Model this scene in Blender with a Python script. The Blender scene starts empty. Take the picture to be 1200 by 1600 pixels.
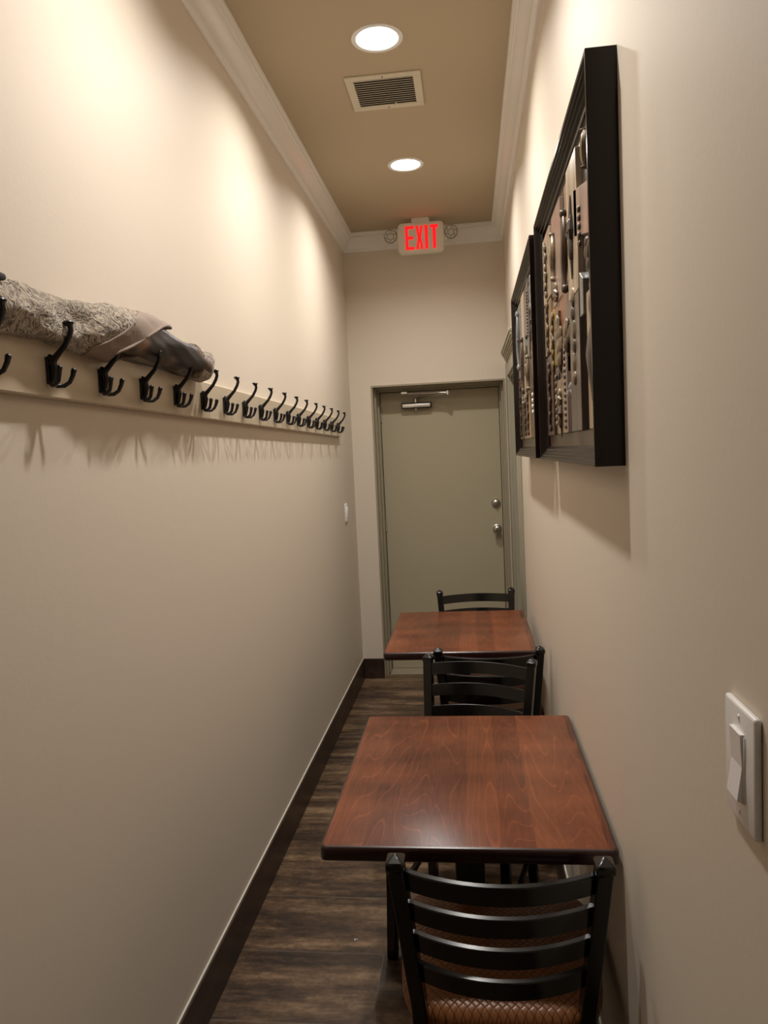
import bpy, bmesh, math, random
from mathutils import Vector, Matrix
random.seed(7)
S = bpy.context.scene
C = S.collection

# ------------------------------------------------------------------ layout
XL, XR, D, H = -0.804, 0.272, 5.136, 3.055      # left wall, right wall, back wall, ceiling
YF = -0.7                                       # wall behind the camera

# ------------------------------------------------------------------ camera
cam_d = bpy.data.cameras.new('camera')
cam = bpy.data.objects.new('camera', cam_d)
C.objects.link(cam)
R = Vector((0.99243366, 0.11340408, -0.04706314))
U = Vector((0.03764392, 0.08381506, 0.99577004))
F = Vector((-0.11686899, 0.99000735, -0.07891191))
cam.matrix_world = Matrix(((R.x, U.x, -F.x, 0), (R.y, U.y, -F.y, 0), (R.z, U.z, -F.z, 1.5857), (0, 0, 0, 1)))
cam_d.sensor_fit = 'AUTO'
cam_d.sensor_width = 36
cam_d.lens = 1168.5 * 36 / 1600
cam_d.clip_start = 0.02
S.camera = cam

# ------------------------------------------------------------------ world, exposure
w = bpy.data.worlds.new('world')
S.world = w
w.use_nodes = True
w.node_tree.nodes['Background'].inputs[0].default_value = (1, .9, .78, 1)
w.node_tree.nodes['Background'].inputs[1].default_value = 0.02
S.view_settings.view_transform = 'Standard'
S.view_settings.look = 'None'
S.view_settings.gamma = 1
S.view_settings.exposure = 0.0
S.view_settings.use_curve_mapping = False

LAMP_W = 13.2
LAMP_SPREAD = 146                              # beam of the downlights, degrees
LAMP_COL = (1, .955, .895)
LIGHT_Y = [3.965, 2.77, 1.60]      # recessed cans along the corridor
LIGHT_X = -0.272
RECESS = .020

# ------------------------------------------------------------------ materials
def new_mat(name):
    m = bpy.data.materials.new(name); m.use_nodes = True
    nt = m.node_tree
    return m, nt, nt.nodes['Principled BSDF']
def N(nt, t, **kw):
    n = nt.nodes.new(t)
    for k, v in kw.items(): setattr(n, k, v)
    return n
def mat(name, col, rough=.5, metal=0, spec=.5, coat=0, coat_rough=.1, bump=0, bscale=40, vary=0, vscale=6, stretch=(1, 1, 1)):
    m, nt, b = new_mat(name)
    b.inputs['Base Color'].default_value = (*col, 1)
    b.inputs['Roughness'].default_value = rough
    b.inputs['Metallic'].default_value = metal
    b.inputs['Specular IOR Level'].default_value = spec
    b.inputs['Coat Weight'].default_value = coat
    b.inputs['Coat Roughness'].default_value = coat_rough
    if bump or vary:
        tc = N(nt, 'ShaderNodeTexCoord'); mp = N(nt, 'ShaderNodeMapping')
        mp.inputs['Scale'].default_value = stretch
        nt.links.new(tc.outputs['Object'], mp.inputs[0])
    if bump:
        n = N(nt, 'ShaderNodeTexNoise'); n.inputs['Scale'].default_value = bscale; n.inputs['Detail'].default_value = 4
        nt.links.new(mp.outputs[0], n.inputs['Vector'])
        bp = N(nt, 'ShaderNodeBump'); bp.inputs['Strength'].default_value = bump; bp.inputs['Distance'].default_value = .002
        nt.links.new(n.outputs['Fac'], bp.inputs['Height']); nt.links.new(bp.outputs[0], b.inputs['Normal'])
    if vary:
        n = N(nt, 'ShaderNodeTexNoise'); n.inputs['Scale'].default_value = vscale; n.inputs['Detail'].default_value = 5
        nt.links.new(mp.outputs[0], n.inputs['Vector'])
        cr = N(nt, 'ShaderNodeValToRGB')
        cr.color_ramp.elements[0].position = .3; cr.color_ramp.elements[1].position = .7
        cr.color_ramp.elements[0].color = (*[c * (1 - vary) for c in col], 1)
        cr.color_ramp.elements[1].color = (*[min(1, c * (1 + vary)) for c in col], 1)
        nt.links.new(n.outputs['Fac'], cr.inputs[0]); nt.links.new(cr.outputs[0], b.inputs['Base Color'])
    return m
def emit(name, col, st):
    m, nt, b = new_mat(name)
    b.inputs['Base Color'].default_value = (*col, 1)
    b.inputs['Emission Color'].default_value = (*col, 1)
    b.inputs['Emission Strength'].default_value = st
    return m

M = {}
M['wall'] = mat('wall_paint', (.73, .645, .54), .55, spec=.28, bump=.12, bscale=90)
M['ceiling'] = mat('ceiling_paint', (.50, .41, .285), .7, spec=.2)
M['crown'] = mat('crown_paint', (.84, .81, .76), .22, spec=.5)
M['door'] = mat('door_paint', (.46, .405, .285), .42, spec=.4, bump=.05, bscale=60)
M['doorframe'] = mat('door_frame_paint', (.35, .305, .22), .4)
M['casing'] = mat('casing_paint', (.36, .33, .25), .4)
M['doorgrey'] = mat('side_door_paint', (.30, .29, .255), .45)
M['caulk'] = mat('caulk', (.62, .58, .5), .5)
M['white'] = mat('white_plastic', (.90, .885, .87), .28)
M['lamp_trim'] = mat('lamp_trim_white', (.85, .84, .82), .35)
M['vent'] = mat('vent_cream', (.66, .60, .47), .45)
M['dark'] = mat('dark_void', (.02, .018, .015), .8)
M['ventshade'] = mat('vent_gap_shade', (.09, .075, .055), .8)  # shade seen between the louvres, put in as a dark colour
M['rail'] = mat('rail_paint', (.60, .505, .375), .28, spec=.5)
M['hook'] = mat('black_iron', (.008, .008, .009), .32, spec=.5)
M['chair'] = mat('black_chair_metal', (.003, .0023, .002), .22, spec=.5)
M['base'] = mat('black_base', (.008, .008, .008), .4)
M['nickel'] = mat('satin_nickel', (.55, .54, .5), .25, metal=1)
M['alu'] = mat('aluminium', (.8, .79, .76), .35, metal=1)
M['closer_dark'] = mat('closer_dark', (.02, .018, .015), .4)
M['frame'] = mat('art_frame_wood', (.0075, .0035, .0025), .22, spec=.28, vary=.5, vscale=5, stretch=(8, 8, .6))
M['signhouse'] = mat('exit_housing', (.74, .69, .58), .4)
M['red'] = emit('exit_red', (1, .006, .012), 1.05)
M['lens'] = emit('lamp_lens', (1, .97, .92), 9)
M['glass'] = mat('clear_lens', (.85, .85, .85), .08)
M['glass'].node_tree.nodes['Principled BSDF'].inputs['Transmission Weight'].default_value = .9
M['ring'] = mat('lamp_ring', (.18, .16, .13), .25, metal=.6)
M['screw'] = mat('screw_head', (.12, .1, .07), .4, metal=.6)

# woven vinyl seat
def seat_mat():
    m, nt, b = new_mat('woven_seat_vinyl')
    tc = N(nt, 'ShaderNodeTexCoord'); mp = N(nt, 'ShaderNodeMapping')
    mp.inputs['Rotation'].default_value = (0, 0, math.radians(45)); mp.inputs['Scale'].default_value = (1, 1, 0)
    nt.links.new(tc.outputs['Object'], mp.inputs[0])
    sp = N(nt, 'ShaderNodeSeparateXYZ'); nt.links.new(mp.outputs[0], sp.inputs[0])
    def mth(op, a, bb=None, c=None):
        n = N(nt, 'ShaderNodeMath', operation=op)
        for i, v in enumerate((a, bb, c)):
            if v is None: continue
            if isinstance(v, (int, float)): n.inputs[i].default_value = v
            else: nt.links.new(v, n.inputs[i])
        return n.outputs[0]
    k = 1 / .0125
    u = mth('MULTIPLY', sp.outputs[0], k); v = mth('MULTIPLY', sp.outputs[1], k)
    # basket weave on the diagonal: neighbouring cells run across one another
    fu = mth('FLOOR', u); fv = mth('FLOOR', v)
    over = mth('MODULO', mth('ADD', mth('ADD', fu, fv), 4000), 2)
    au = mth('MULTIPLY', mth('ABSOLUTE', mth('SUBTRACT', mth('FRACT', u), .5)), 2)
    av = mth('MULTIPLY', mth('ABSOLUTE', mth('SUBTRACT', mth('FRACT', v), .5)), 2)
    def cell(a, c): return mth('MULTIPLY', mth('SUBTRACT', 1, mth('POWER', a, 3)), mth('SUBTRACT', 1, mth('POWER', c, 9)))
    hx = N(nt, 'ShaderNodeMix'); nt.links.new(over, hx.inputs[0]); nt.links.new(cell(au, av), hx.inputs[2]); nt.links.new(cell(av, au), hx.inputs[3])
    h = hx.outputs[0]
    cr = N(nt, 'ShaderNodeValToRGB'); cr.color_ramp.elements[0].color = (.07, .022, .008, 1); cr.color_ramp.elements[1].color = (.30, .115, .040, 1)
    cr.color_ramp.elements[1].position = .6
    nt.links.new(h, cr.inputs[0]); nt.links.new(cr.outputs[0], b.inputs['Base Color'])
    bp = N(nt, 'ShaderNodeBump'); bp.inputs['Strength'].default_value = .6; bp.inputs['Distance'].default_value = .0015
    nt.links.new(h, bp.inputs['Height']); nt.links.new(bp.outputs[0], b.inputs['Normal'])
    b.inputs['Roughness'].default_value = .33
    return m
M['seat'] = seat_mat()

def wood_mat(name, dark, light, strip=.071, rough=.3):
    m, nt, b = new_mat(name)
    tc = N(nt, 'ShaderNodeTexCoord'); sp = N(nt, 'ShaderNodeSeparateXYZ'); nt.links.new(tc.outputs['Object'], sp.inputs[0])
    dv = N(nt, 'ShaderNodeMath', operation='DIVIDE'); nt.links.new(sp.outputs[0], dv.inputs[0]); dv.inputs[1].default_value = strip
    fl = N(nt, 'ShaderNodeMath', operation='FLOOR'); nt.links.new(dv.outputs[0], fl.inputs[0])
    wn = N(nt, 'ShaderNodeTexWhiteNoise', noise_dimensions='1D'); nt.links.new(fl.outputs[0], wn.inputs['W'])
    # cathedral grain: contour lines of a stretched noise, shifted per strip
    cb = N(nt, 'ShaderNodeCombineXYZ')
    mx = N(nt, 'ShaderNodeMath', operation='MULTIPLY'); nt.links.new(sp.outputs[0], mx.inputs[0]); mx.inputs[1].default_value = 8.5
    my = N(nt, 'ShaderNodeMath', operation='MULTIPLY'); nt.links.new(sp.outputs[1], my.inputs[0]); my.inputs[1].default_value = 1.0
    mw = N(nt, 'ShaderNodeMath', operation='MULTIPLY'); nt.links.new(wn.outputs['Value'], mw.inputs[0]); mw.inputs[1].default_value = 40
    nt.links.new(mx.outputs[0], cb.inputs[0]); nt.links.new(my.outputs[0], cb.inputs[1]); nt.links.new(mw.outputs[0], cb.inputs[2])
    n1 = N(nt, 'ShaderNodeTexNoise'); n1.inputs['Scale'].default_value = 1.0; n1.inputs['Detail'].default_value = .6
    nt.links.new(cb.outputs[0], n1.inputs['Vector'])
    ml = N(nt, 'ShaderNodeMath', operation='MULTIPLY'); nt.links.new(n1.outputs['Fac'], ml.inputs[0]); ml.inputs[1].default_value = 24
    fr = N(nt, 'ShaderNodeMath', operation='FRACT'); nt.links.new(ml.outputs[0], fr.inputs[0])
    r1 = N(nt, 'ShaderNodeValToRGB')
    e = r1.color_ramp.elements
    e[0].position = 0; e[0].color = (.45, .45, .45, 1); e[1].position = 1; e[1].color = (.35, .35, .35, 1)
    a = e.new(.84); a.color = (.45, .45, .45, 1); a = e.new(.92); a.color = (.78, .78, .78, 1)
    nt.links.new(fr.outputs[0], r1.inputs[0])
    # fine pores
    mp = N(nt, 'ShaderNodeMapping'); mp.inputs['Scale'].default_value = (160, 12, 1); nt.links.new(tc.outputs['Object'], mp.inputs[0])
    n2 = N(nt, 'ShaderNodeTexNoise'); n2.inputs['Scale'].default_value = 1; n2.inputs['Detail'].default_value = 3
    nt.links.new(mp.outputs[0], n2.inputs['Vector'])
    mp3 = N(nt, 'ShaderNodeMapping'); mp3.inputs['Scale'].default_value = (3, 5, 1); nt.links.new(tc.outputs['Object'], mp3.inputs[0])
    n3 = N(nt, 'ShaderNodeTexNoise'); n3.inputs['Scale'].default_value = 1.6; n3.inputs['Detail'].default_value = 3
    nt.links.new(mp3.outputs[0], n3.inputs['Vector'])
    def lin(o, k, c):
        n = N(nt, 'ShaderNodeMath', operation='MULTIPLY_ADD'); nt.links.new(o, n.inputs[0]); n.inputs[1].default_value = k
        if isinstance(c, float): n.inputs[2].default_value = c
        else: nt.links.new(c, n.inputs[2])
        return n.outputs[0]
    o = lin(r1.outputs[0], .60, -.33)
    o = lin(n2.outputs['Fac'], .25, o)
    o = lin(wn.outputs['Value'], .20, o)
    o = lin(n3.outputs['Fac'], .55, o)
    cr = N(nt, 'ShaderNodeValToRGB'); cr.color_ramp.elements[0].color = (*dark, 1); cr.color_ramp.elements[1].color = (*light, 1)
    cr.color_ramp.elements[0].position = .22; cr.color_ramp.elements[1].position = .78
    nt.links.new(o, cr.inputs[0]); nt.links.new(cr.outputs[0], b.inputs['Base Color'])
    b.inputs['Roughness'].default_value = rough
    b.inputs['Specular IOR Level'].default_value = .32
    b.inputs['Coat Weight'].default_value = .05; b.inputs['Coat Roughness'].default_value = .25
    return m
M['table'] = wood_mat('cherry_table_top', (.062, .014, .006), (.30, .088, .032))
M['edge'] = mat('mahogany_edge', (.022, .005, .004), .28, coat=.3, coat_rough=.2)

def floor_mat():
    m, nt, b = new_mat('wood_look_tile')
    tc = N(nt, 'ShaderNodeTexCoord'); sp = N(nt, 'ShaderNodeSeparateXYZ'); nt.links.new(tc.outputs['Object'], sp.inputs[0])
    def mth(op, a, bb=None, c=None):
        n = N(nt, 'ShaderNodeMath', operation=op)
        for i, v in enumerate((a, bb, c)):
            if v is None: continue
            if isinstance(v, (int, float)): n.inputs[i].default_value = v
            else: nt.links.new(v, n.inputs[i])
        return n.outputs[0]
    P = .299
    ty = mth('DIVIDE', mth('SUBTRACT', sp.outputs[1], 2.233), P)
    row = mth('FLOOR', ty); fy = mth('SUBTRACT', ty, row)
    par = mth('MODULO', mth('ADD', row, 101), 2)
    tx = mth('ADD', mth('DIVIDE', mth('ADD', sp.outputs[0], .33), 1.2), mth('MULTIPLY', par, .5))
    colm = mth('FLOOR', tx); fx = mth('SUBTRACT', tx, colm)
    gy = mth('MINIMUM', fy, mth('SUBTRACT', 1, fy)); gx = mth('MINIMUM', fx, mth('SUBTRACT', 1, fx))
    g = mth('MINIMUM', mth('MULTIPLY', gy, P), mth('MULTIPLY', gx, 1.2))
    grout = mth('LESS_THAN', g, .0016)
    wn = N(nt, 'ShaderNodeTexWhiteNoise', noise_dimensions='2D')
    cb = N(nt, 'ShaderNodeCombineXYZ'); nt.links.new(row, cb.inputs[0]); nt.links.new(colm, cb.inputs[1]); nt.links.new(cb.outputs[0], wn.inputs['Vector'])
    off = mth('MULTIPLY', wn.outputs['Value'], 30)
    cb2 = N(nt, 'ShaderNodeCombineXYZ')
    nt.links.new(mth('MULTIPLY', sp.outputs[0], 2.0), cb2.inputs[0]); nt.links.new(mth('MULTIPLY', sp.outputs[1], 12), cb2.inputs[1]); nt.links.new(off, cb2.inputs[2])
    n1 = N(nt, 'ShaderNodeTexNoise'); n1.inputs['Scale'].default_value = 1; n1.inputs['Detail'].default_value = 6; n1.inputs['Roughness'].default_value = .6
    nt.links.new(cb2.outputs[0], n1.inputs['Vector'])
    cb3 = N(nt, 'ShaderNodeCombineXYZ')
    nt.links.new(mth('MULTIPLY', sp.outputs[0], 25), cb3.inputs[0]); nt.links.new(mth('MULTIPLY', sp.outputs[1], 45), cb3.inputs[1]); nt.links.new(off, cb3.inputs[2])
    n2 = N(nt, 'ShaderNodeTexNoise'); n2.inputs['Scale'].default_value = 1; n2.inputs['Detail'].default_value = 8; n2.inputs['Roughness'].default_value = .75
    nt.links.new(cb3.outputs[0], n2.inputs['Vector'])
    v = mth('ADD', mth('MULTIPLY', n1.outputs['Fac'], .75), mth('MULTIPLY', n2.outputs['Fac'], .35))
    cr = N(nt, 'ShaderNodeValToRGB'); e = cr.color_ramp.elements
    e[0].position = .42; e[0].color = (.022, .014, .010, 1)
    e[1].position = .68; e[1].color = (.26, .17, .10, 1)
    x = e.new(.50); x.color = (.055, .033, .021, 1)
    x = e.new(.58); x.color = (.12, .072, .040, 1)
    nt.links.new(v, cr.inputs[0])
    mx = N(nt, 'ShaderNodeMix', data_type='RGBA'); nt.links.new(grout, mx.inputs[0]); nt.links.new(cr.outputs[0], mx.inputs[6]); mx.inputs[7].default_value = (.10, .08, .06, 1)
    nt.links.new(mx.outputs[2], b.inputs['Base Color'])
    b.inputs['Roughness'].default_value = .38
    b.inputs['Specular IOR Level'].default_value = .45
    bp = N(nt, 'ShaderNodeBump'); bp.inputs['Strength'].default_value = .3; bp.inputs['Distance'].default_value = .001
    nt.links.new(mth('SUBTRACT', n2.outputs['Fac'], grout), bp.inputs['Height']); nt.links.new(bp.outputs[0], b.inputs['Normal'])
    return m
M['floor'] = floor_mat()
M['baseboard'] = mat('base_tile', (.040, .022, .014), .4, vary=.45, vscale=2.5, stretch=(6, 1, 6))

# art colours
def art(name, col, rough=.3, vary=.35, sc=4, st=(6, 6, 1.2)):
    M[name] = mat('art_' + name, col, rough, coat=.3, coat_rough=.2, vary=vary, vscale=sc, stretch=st, bump=.2, bscale=30)
art('pale', (.50, .39, .27)); art('tan', (.36, .24, .14)); art('greybrown', (.115, .085, .068), .35)
art('rust', (.30, .12, .055)); art('umber', (.075, .038, .022)); art('black', (.010, .008, .007), .25, .2)
art('ochre', (.40, .27, .04)); art('pinkish', (.36, .26, .20)); art('teal', (.06, .12, .12)); art('steelgrey', (.20, .20, .19), .25)
M['gilt'] = mat('art_gilt', (.20, .15, .10), .38, metal=.3, vary=.85, vscale=30)
M['bronze'] = mat('art_bronze', (.075, .048, .033), .36, metal=.3, vary=.5, vscale=25)
M['darkorn'] = mat('art_dark_ornament', (.06, .05, .045), .25, metal=.4)

# blanket
def fleece_mat():
    m, nt, b = new_mat('patterned_fleece')
    tc = N(nt, 'ShaderNodeTexCoord')
    n0 = N(nt, 'ShaderNodeTexNoise'); n0.inputs['Scale'].default_value = 14; n0.inputs['Detail'].default_value = 2
    nt.links.new(tc.outputs['Object'], n0.inputs['Vector'])
    mx = N(nt, 'ShaderNodeMix', data_type='VECTOR'); mx.inputs[0].default_value = .12
    nt.links.new(tc.outputs['Object'], mx.inputs[4]); nt.links.new(n0.outputs['Color'], mx.inputs[5])
    wv = N(nt, 'ShaderNodeTexWave', wave_type='RINGS'); wv.inputs['Scale'].default_value = 22; wv.inputs['Distortion'].default_value = 14; wv.inputs['Detail'].default_value = 3; wv.inputs['Detail Scale'].default_value = 2.2
    nt.links.new(mx.outputs[1], wv.inputs['Vector'])
    n = N(nt, 'ShaderNodeTexNoise'); n.inputs['Scale'].default_value = 120; n.inputs['Detail'].default_value = 4
    nt.links.new(tc.outputs['Object'], n.inputs['Vector'])
    a = N(nt, 'ShaderNodeMath', operation='MULTIPLY_ADD'); nt.links.new(wv.outputs['Fac'], a.inputs[0]); a.inputs[1].default_value = .55
    s = N(nt, 'ShaderNodeMath', operation='MULTIPLY'); nt.links.new(n.outputs['Fac'], s.inputs[0]); s.inputs[1].default_value = .7
    nt.links.new(s.outputs[0], a.inputs[2])
    cr = N(nt, 'ShaderNodeValToRGB'); cr.color_ramp.elements[0].position = .3; cr.color_ramp.elements[1].position = .65
    cr.color_ramp.elements[0].color = (.10, .07, .05, 1); cr.color_ramp.elements[1].color = (.46, .38, .29, 1)
    nt.links.new(a.outputs[0], cr.inputs[0]); nt.links.new(cr.outputs[0], b.inputs['Base Color'])
    bp = N(nt, 'ShaderNodeBump'); bp.inputs['Strength'].default_value = .9; bp.inputs['Distance'].default_value = .004
    nt.links.new(a.outputs[0], bp.inputs['Height']); nt.links.new(bp.outputs[0], b.inputs['Normal'])
    b.inputs['Roughness'].default_value = .9; b.inputs['Sheen Weight'].default_value = .4
    return m
M['fleece'] = fleece_mat()
def print_mat():
    m, nt, b = new_mat('printed_fabric')
    tc = N(nt, 'ShaderNodeTexCoord')
    n = N(nt, 'ShaderNodeTexNoise'); n.inputs['Scale'].default_value = 9; n.inputs['Detail'].default_value = 2.5
    nt.links.new(tc.outputs['Object'], n.inputs['Vector'])
    cr = N(nt, 'ShaderNodeValToRGB'); e = cr.color_ramp.elements
    e[0].position = .36; e[0].color = (.012, .012, .018, 1); e[1].position = .72; e[1].color = (.30, .20, .12, 1)
    x = e.new(.50); x.color = (.016, .014, .018, 1); x = e.new(.54); x.color = (.075, .035, .025, 1); x = e.new(.60); x.color = (.16, .10, .06, 1); x = e.new(.66); x.color = (.34, .15, .08, 1)
    nt.links.new(n.outputs['Fac'], cr.inputs[0]); nt.links.new(cr.outputs[0], b.inputs['Base Color'])
    b.inputs['Roughness'].default_value = .38
    return m
M['print'] = print_mat()
M['hem'] = mat('taupe_hem', (.25, .185, .145), .7, bump=.8, bscale=60, stretch=(1, 3, 1))
M['darkcloth'] = mat('dark_grey_cloth', (.045, .042, .045), .85)

# ------------------------------------------------------------------ mesh helpers
class MB:
    def __init__(self): self.bm = bmesh.new(); self.mi = 0
    def box(self, a, b, bev=0, seg=2, rot=None, piv=None):
        a, b = Vector([min(p, q) for p, q in zip(a, b)]), Vector([max(p, q) for p, q in zip(a, b)])
        r = bmesh.ops.create_cube(self.bm, size=1)
        vs = r['verts']; s = b - a; c = (a + b) / 2
        for v in vs: v.co = Vector((v.co.x * s.x, v.co.y * s.y, v.co.z * s.z)) + c
        if bev:
            es = list({e for v in vs for e in v.link_edges})
            rr = bmesh.ops.bevel(self.bm, geom=es, offset=bev, segments=seg, affect='EDGES', profile=.5)
            vs = list({v for f in rr['faces'] for v in f.verts} | {v for v in vs if v.is_valid})
        if rot is not None:
            p = Vector(piv) if piv else c
            for v in vs: v.co = rot @ (v.co - p) + p
        self._mi(vs); return vs
    def _mi(self, vs):
        for f in {f for v in vs for f in v.link_faces}: f.material_index = self.mi
    def sphere(self, c, r, seg=14, rings=9, rot=None):
        if isinstance(r, (int, float)): r = (r, r, r)
        q = bmesh.ops.create_uvsphere(self.bm, u_segments=seg, v_segments=rings, radius=1)['verts']
        for v in q:
            p = Vector((v.co.x * r[0], v.co.y * r[1], v.co.z * r[2]))
            if rot is not None: p = rot @ p
            v.co = p + Vector(c)
        self._mi(q)
    def tube(self, pts, rad, seg=10, cap=True, flat=1.0, up=None):
        """swept round tube; rad a number or list; flat squashes across the up axis"""
        pts = [Vector(p) for p in pts]; n = len(pts)
        if isinstance(rad, (int, float)): rad = [rad] * n
        rings = []; prev = None
        for i, p in enumerate(pts):
            t = (pts[min(i + 1, n - 1)] - pts[max(i - 1, 0)]).normalized()
            if prev is None:
                u = Vector(up) if up else (Vector((0, 0, 1)) if abs(t.z) < .9 else Vector((1, 0, 0)))
            else: u = prev
            u = (u - t * u.dot(t)).normalized(); prev = u; s = t.cross(u)
            rings.append([self.bm.verts.new(p + u * math.cos(a) * rad[i] * flat + s * math.sin(a) * rad[i]) for a in [2 * math.pi * k / seg for k in range(seg)]])
        allv = [v for r in rings for v in r]
        for a, b in zip(rings, rings[1:]):
            for k in range(seg): self.bm.faces.new((a[k], a[(k + 1) % seg], b[(k + 1) % seg], b[k]))
        if cap: self.bm.faces.new(rings[0][::-1]); self.bm.faces.new(rings[-1])
        self._mi(allv)
    def sweep(self, pts, prof, side, cap=True):
        """profile (list of (s,u)) swept along pts; side vectors per point; u = z-like vector t x s"""
        pts = [Vector(p) for p in pts]; rings = []
        n = len(pts)
        for i, p in enumerate(pts):
            t = (pts[min(i + 1, n - 1)] - pts[max(i - 1, 0)]).normalized()
            s = Vector(side[i] if isinstance(side, list) else side); s = (s - t * s.dot(t)).normalized(); u = t.cross(s)
            rings.append([self.bm.verts.new(p + s * a + u * b) for a, b in prof])
        m = len(prof)
        for a, b in zip(rings, rings[1:]):
            for k in range(m): self.bm.faces.new((a[k], a[(k + 1) % m], b[(k + 1) % m], b[k]))
        if cap: self.bm.faces.new(rings[0][::-1]); self.bm.faces.new(rings[-1])
        self._mi([v for r in rings for v in r])
    def lathe(self, prof, c, axis='z', seg=28, close=False):
        rings = []
        for r, h in prof:
            ring = []
            for k in range(seg):
                a = 2 * math.pi * k / seg; x, y = r * math.cos(a), r * math.sin(a)
                v = {'z': (x, y, h), 'y': (x, h, y), 'x': (h, x, y)}[axis]
                ring.append(self.bm.verts.new(Vector(v) + Vector(c)))
            rings.append(ring)
        for a, b in zip(rings, rings[1:]):
            for k in range(seg): self.bm.faces.new((a[k], a[(k + 1) % seg], b[(k + 1) % seg], b[k]))
        if close:
            self.bm.faces.new(rings[0][::-1]); self.bm.faces.new(rings[-1])
        self._mi([v for r in rings for v in r])
    def prism(self, poly, axis, h0, h1):
        """polygon (2-D) extruded along axis: y -> (x,z), x -> (y,z), z -> (x,y)"""
        def P(a, b, h): return {'y': (a, h, b), 'x': (h, a, b), 'z': (a, b, h)}[axis]
        lo = [self.bm.verts.new(P(a, b, h0)) for a, b in poly]; hi = [self.bm.verts.new(P(a, b, h1)) for a, b in poly]
        n = len(poly)
        self.bm.faces.new(lo); self.bm.faces.new(hi[::-1])
        for k in range(n): self.bm.faces.new((lo[k], hi[k], hi[(k + 1) % n], lo[(k + 1) % n]))
        self._mi(lo + hi)
    def build(self, name, mats, parent=None, smooth=True, angle=40, loc=(0, 0, 0)):
        bm = self.bm
        bmesh.ops.recalc_face_normals(bm, faces=bm.faces[:])
        if smooth:
            for f in bm.faces: f.smooth = True
            for e in bm.edges:
                if len(e.link_faces) == 2 and e.calc_face_angle(0) > math.radians(angle): e.smooth = False
        me = bpy.data.meshes.new(name); bm.to_mesh(me); bm.free()
        if not isinstance(mats, (list, tuple)): mats = [mats]
        for m in mats: me.materials.append(m)
        o = bpy.data.objects.new(name, me); C.objects.link(o); o.location = loc
        if parent: o.parent = parent
        return o
def tag(o, label=None, cat=None, group=None, kind=None):
    if label: o['label'] = label
    if cat: o['category'] = cat
    if group: o['group'] = group
    if kind: o['kind'] = kind
    return o
def empty(name, loc=(0, 0, 0), rz=0):
    o = bpy.data.objects.new(name, None); C.objects.link(o); o.location = loc; o.rotation_euler = (0, 0, rz); o.empty_display_size = .05
    return o
def copy_tree(o, parent=None):
    c = o.copy(); C.objects.link(c)
    if parent: c.parent = parent
    for ch in [x for x in bpy.data.objects if x.parent == o]: copy_tree(ch, c)
    return c
def struct(name, mb, m, **k):
    return tag(mb.build(name, m, **k), kind='structure')

# ------------------------------------------------------------------ the setting
b = MB(); b.box((XL - .2, YF - .2, -.1), (XR + .35, D + .6, 0)); struct('floor', b, M['floor'])
b = MB(); HR, HS = .0715, .12                    # hole radius, half-size of the cell around it
x0_, x1_, ys = XL - .2, XR + .35, [YF - .2]
def quad(p): b.bm.faces.new([b.bm.verts.new((x, y, H)) for x, y in p])
for ly in sorted(LIGHT_Y):
    quad([(x0_, ys[-1]), (x1_, ys[-1]), (x1_, ly - HS), (x0_, ly - HS)])
    quad([(x0_, ly - HS), (LIGHT_X - HS, ly - HS), (LIGHT_X - HS, ly + HS), (x0_, ly + HS)])
    quad([(LIGHT_X + HS, ly - HS), (x1_, ly - HS), (x1_, ly + HS), (LIGHT_X + HS, ly + HS)])
    for k in range(48):
        q = []
        for a in (k, k + 1):
            t_ = 2 * math.pi * a / 48; c_, s_ = math.cos(t_), math.sin(t_); e_ = HS / max(abs(c_), abs(s_))
            q.append(((LIGHT_X + HR * c_, ly + HR * s_), (LIGHT_X + e_ * c_, ly + e_ * s_)))
        quad([q[0][0], q[0][1], q[1][1], q[1][0]])
    ys.append(ly + HS)
quad([(x0_, ys[-1]), (x1_, ys[-1]), (x1_, D + .6), (x0_, D + .6)])
bmesh.ops.remove_doubles(b.bm, verts=b.bm.verts[:], dist=.0001)
o = struct('ceiling', b, M['ceiling'], smooth=False)
c = MB(); c.box((x0_, YF - .2, H + .08), (x1_, D + .6, H + .12)); c.build('ceiling_deck', M['ceiling'], o)
b = MB(); b.box((XL - .12, YF, 0), (XL, D, H)); struct('wall_left', b, M['wall'])
# right wall with the side doorway
DY0, DY1, DZ = 4.16, 4.92, 2.04
b = MB(); b.box((XR, YF, 0), (XR + .12, DY0, H)); b.box((XR, DY1, 0), (XR + .12, D, H)); b.box((XR, DY0, DZ), (XR + .12, DY1, H))
struct('wall_right', b, M['wall'])
# back wall with the exit doorway
OX0, OX1, OZ, RC = -.657, .252, 2.045, .20
b = MB(); b.box((XL - .12, D, 0), (OX0, D + .26, H)); b.box((OX1, D, 0), (XR + .12, D + .26, H)); b.box((OX0, D, OZ), (OX1, D + .26, H))
struct('wall_back', b, M['wall'])

# base tiles
BH = .142
b = MB(); b.box((XL, YF, 0), (XL + .010, D, BH), .0015, 1)
o = struct('baseboard_left', b, M['baseboard'])
c = MB(); c.box((XL, YF, BH), (XL + .005, D, BH + .005)); c.build('caulk_line', M['caulk'], o)
b = MB(); b.box((XL + .010, D - .010, 0), (OX0 + .004, D, BH), .0015, 1)
o = struct('baseboard_back', b, M['baseboard'])
b = MB(); b.box((XR - .010, YF, 0), (XR, 3.98, BH), .0015, 1)
o = struct('baseboard_right', b, M['baseboard'])
c = MB(); c.box((XR - .005, YF, BH), (XR, 3.98, BH + .005)); c.build('caulk_line', M['caulk'], o)

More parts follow.
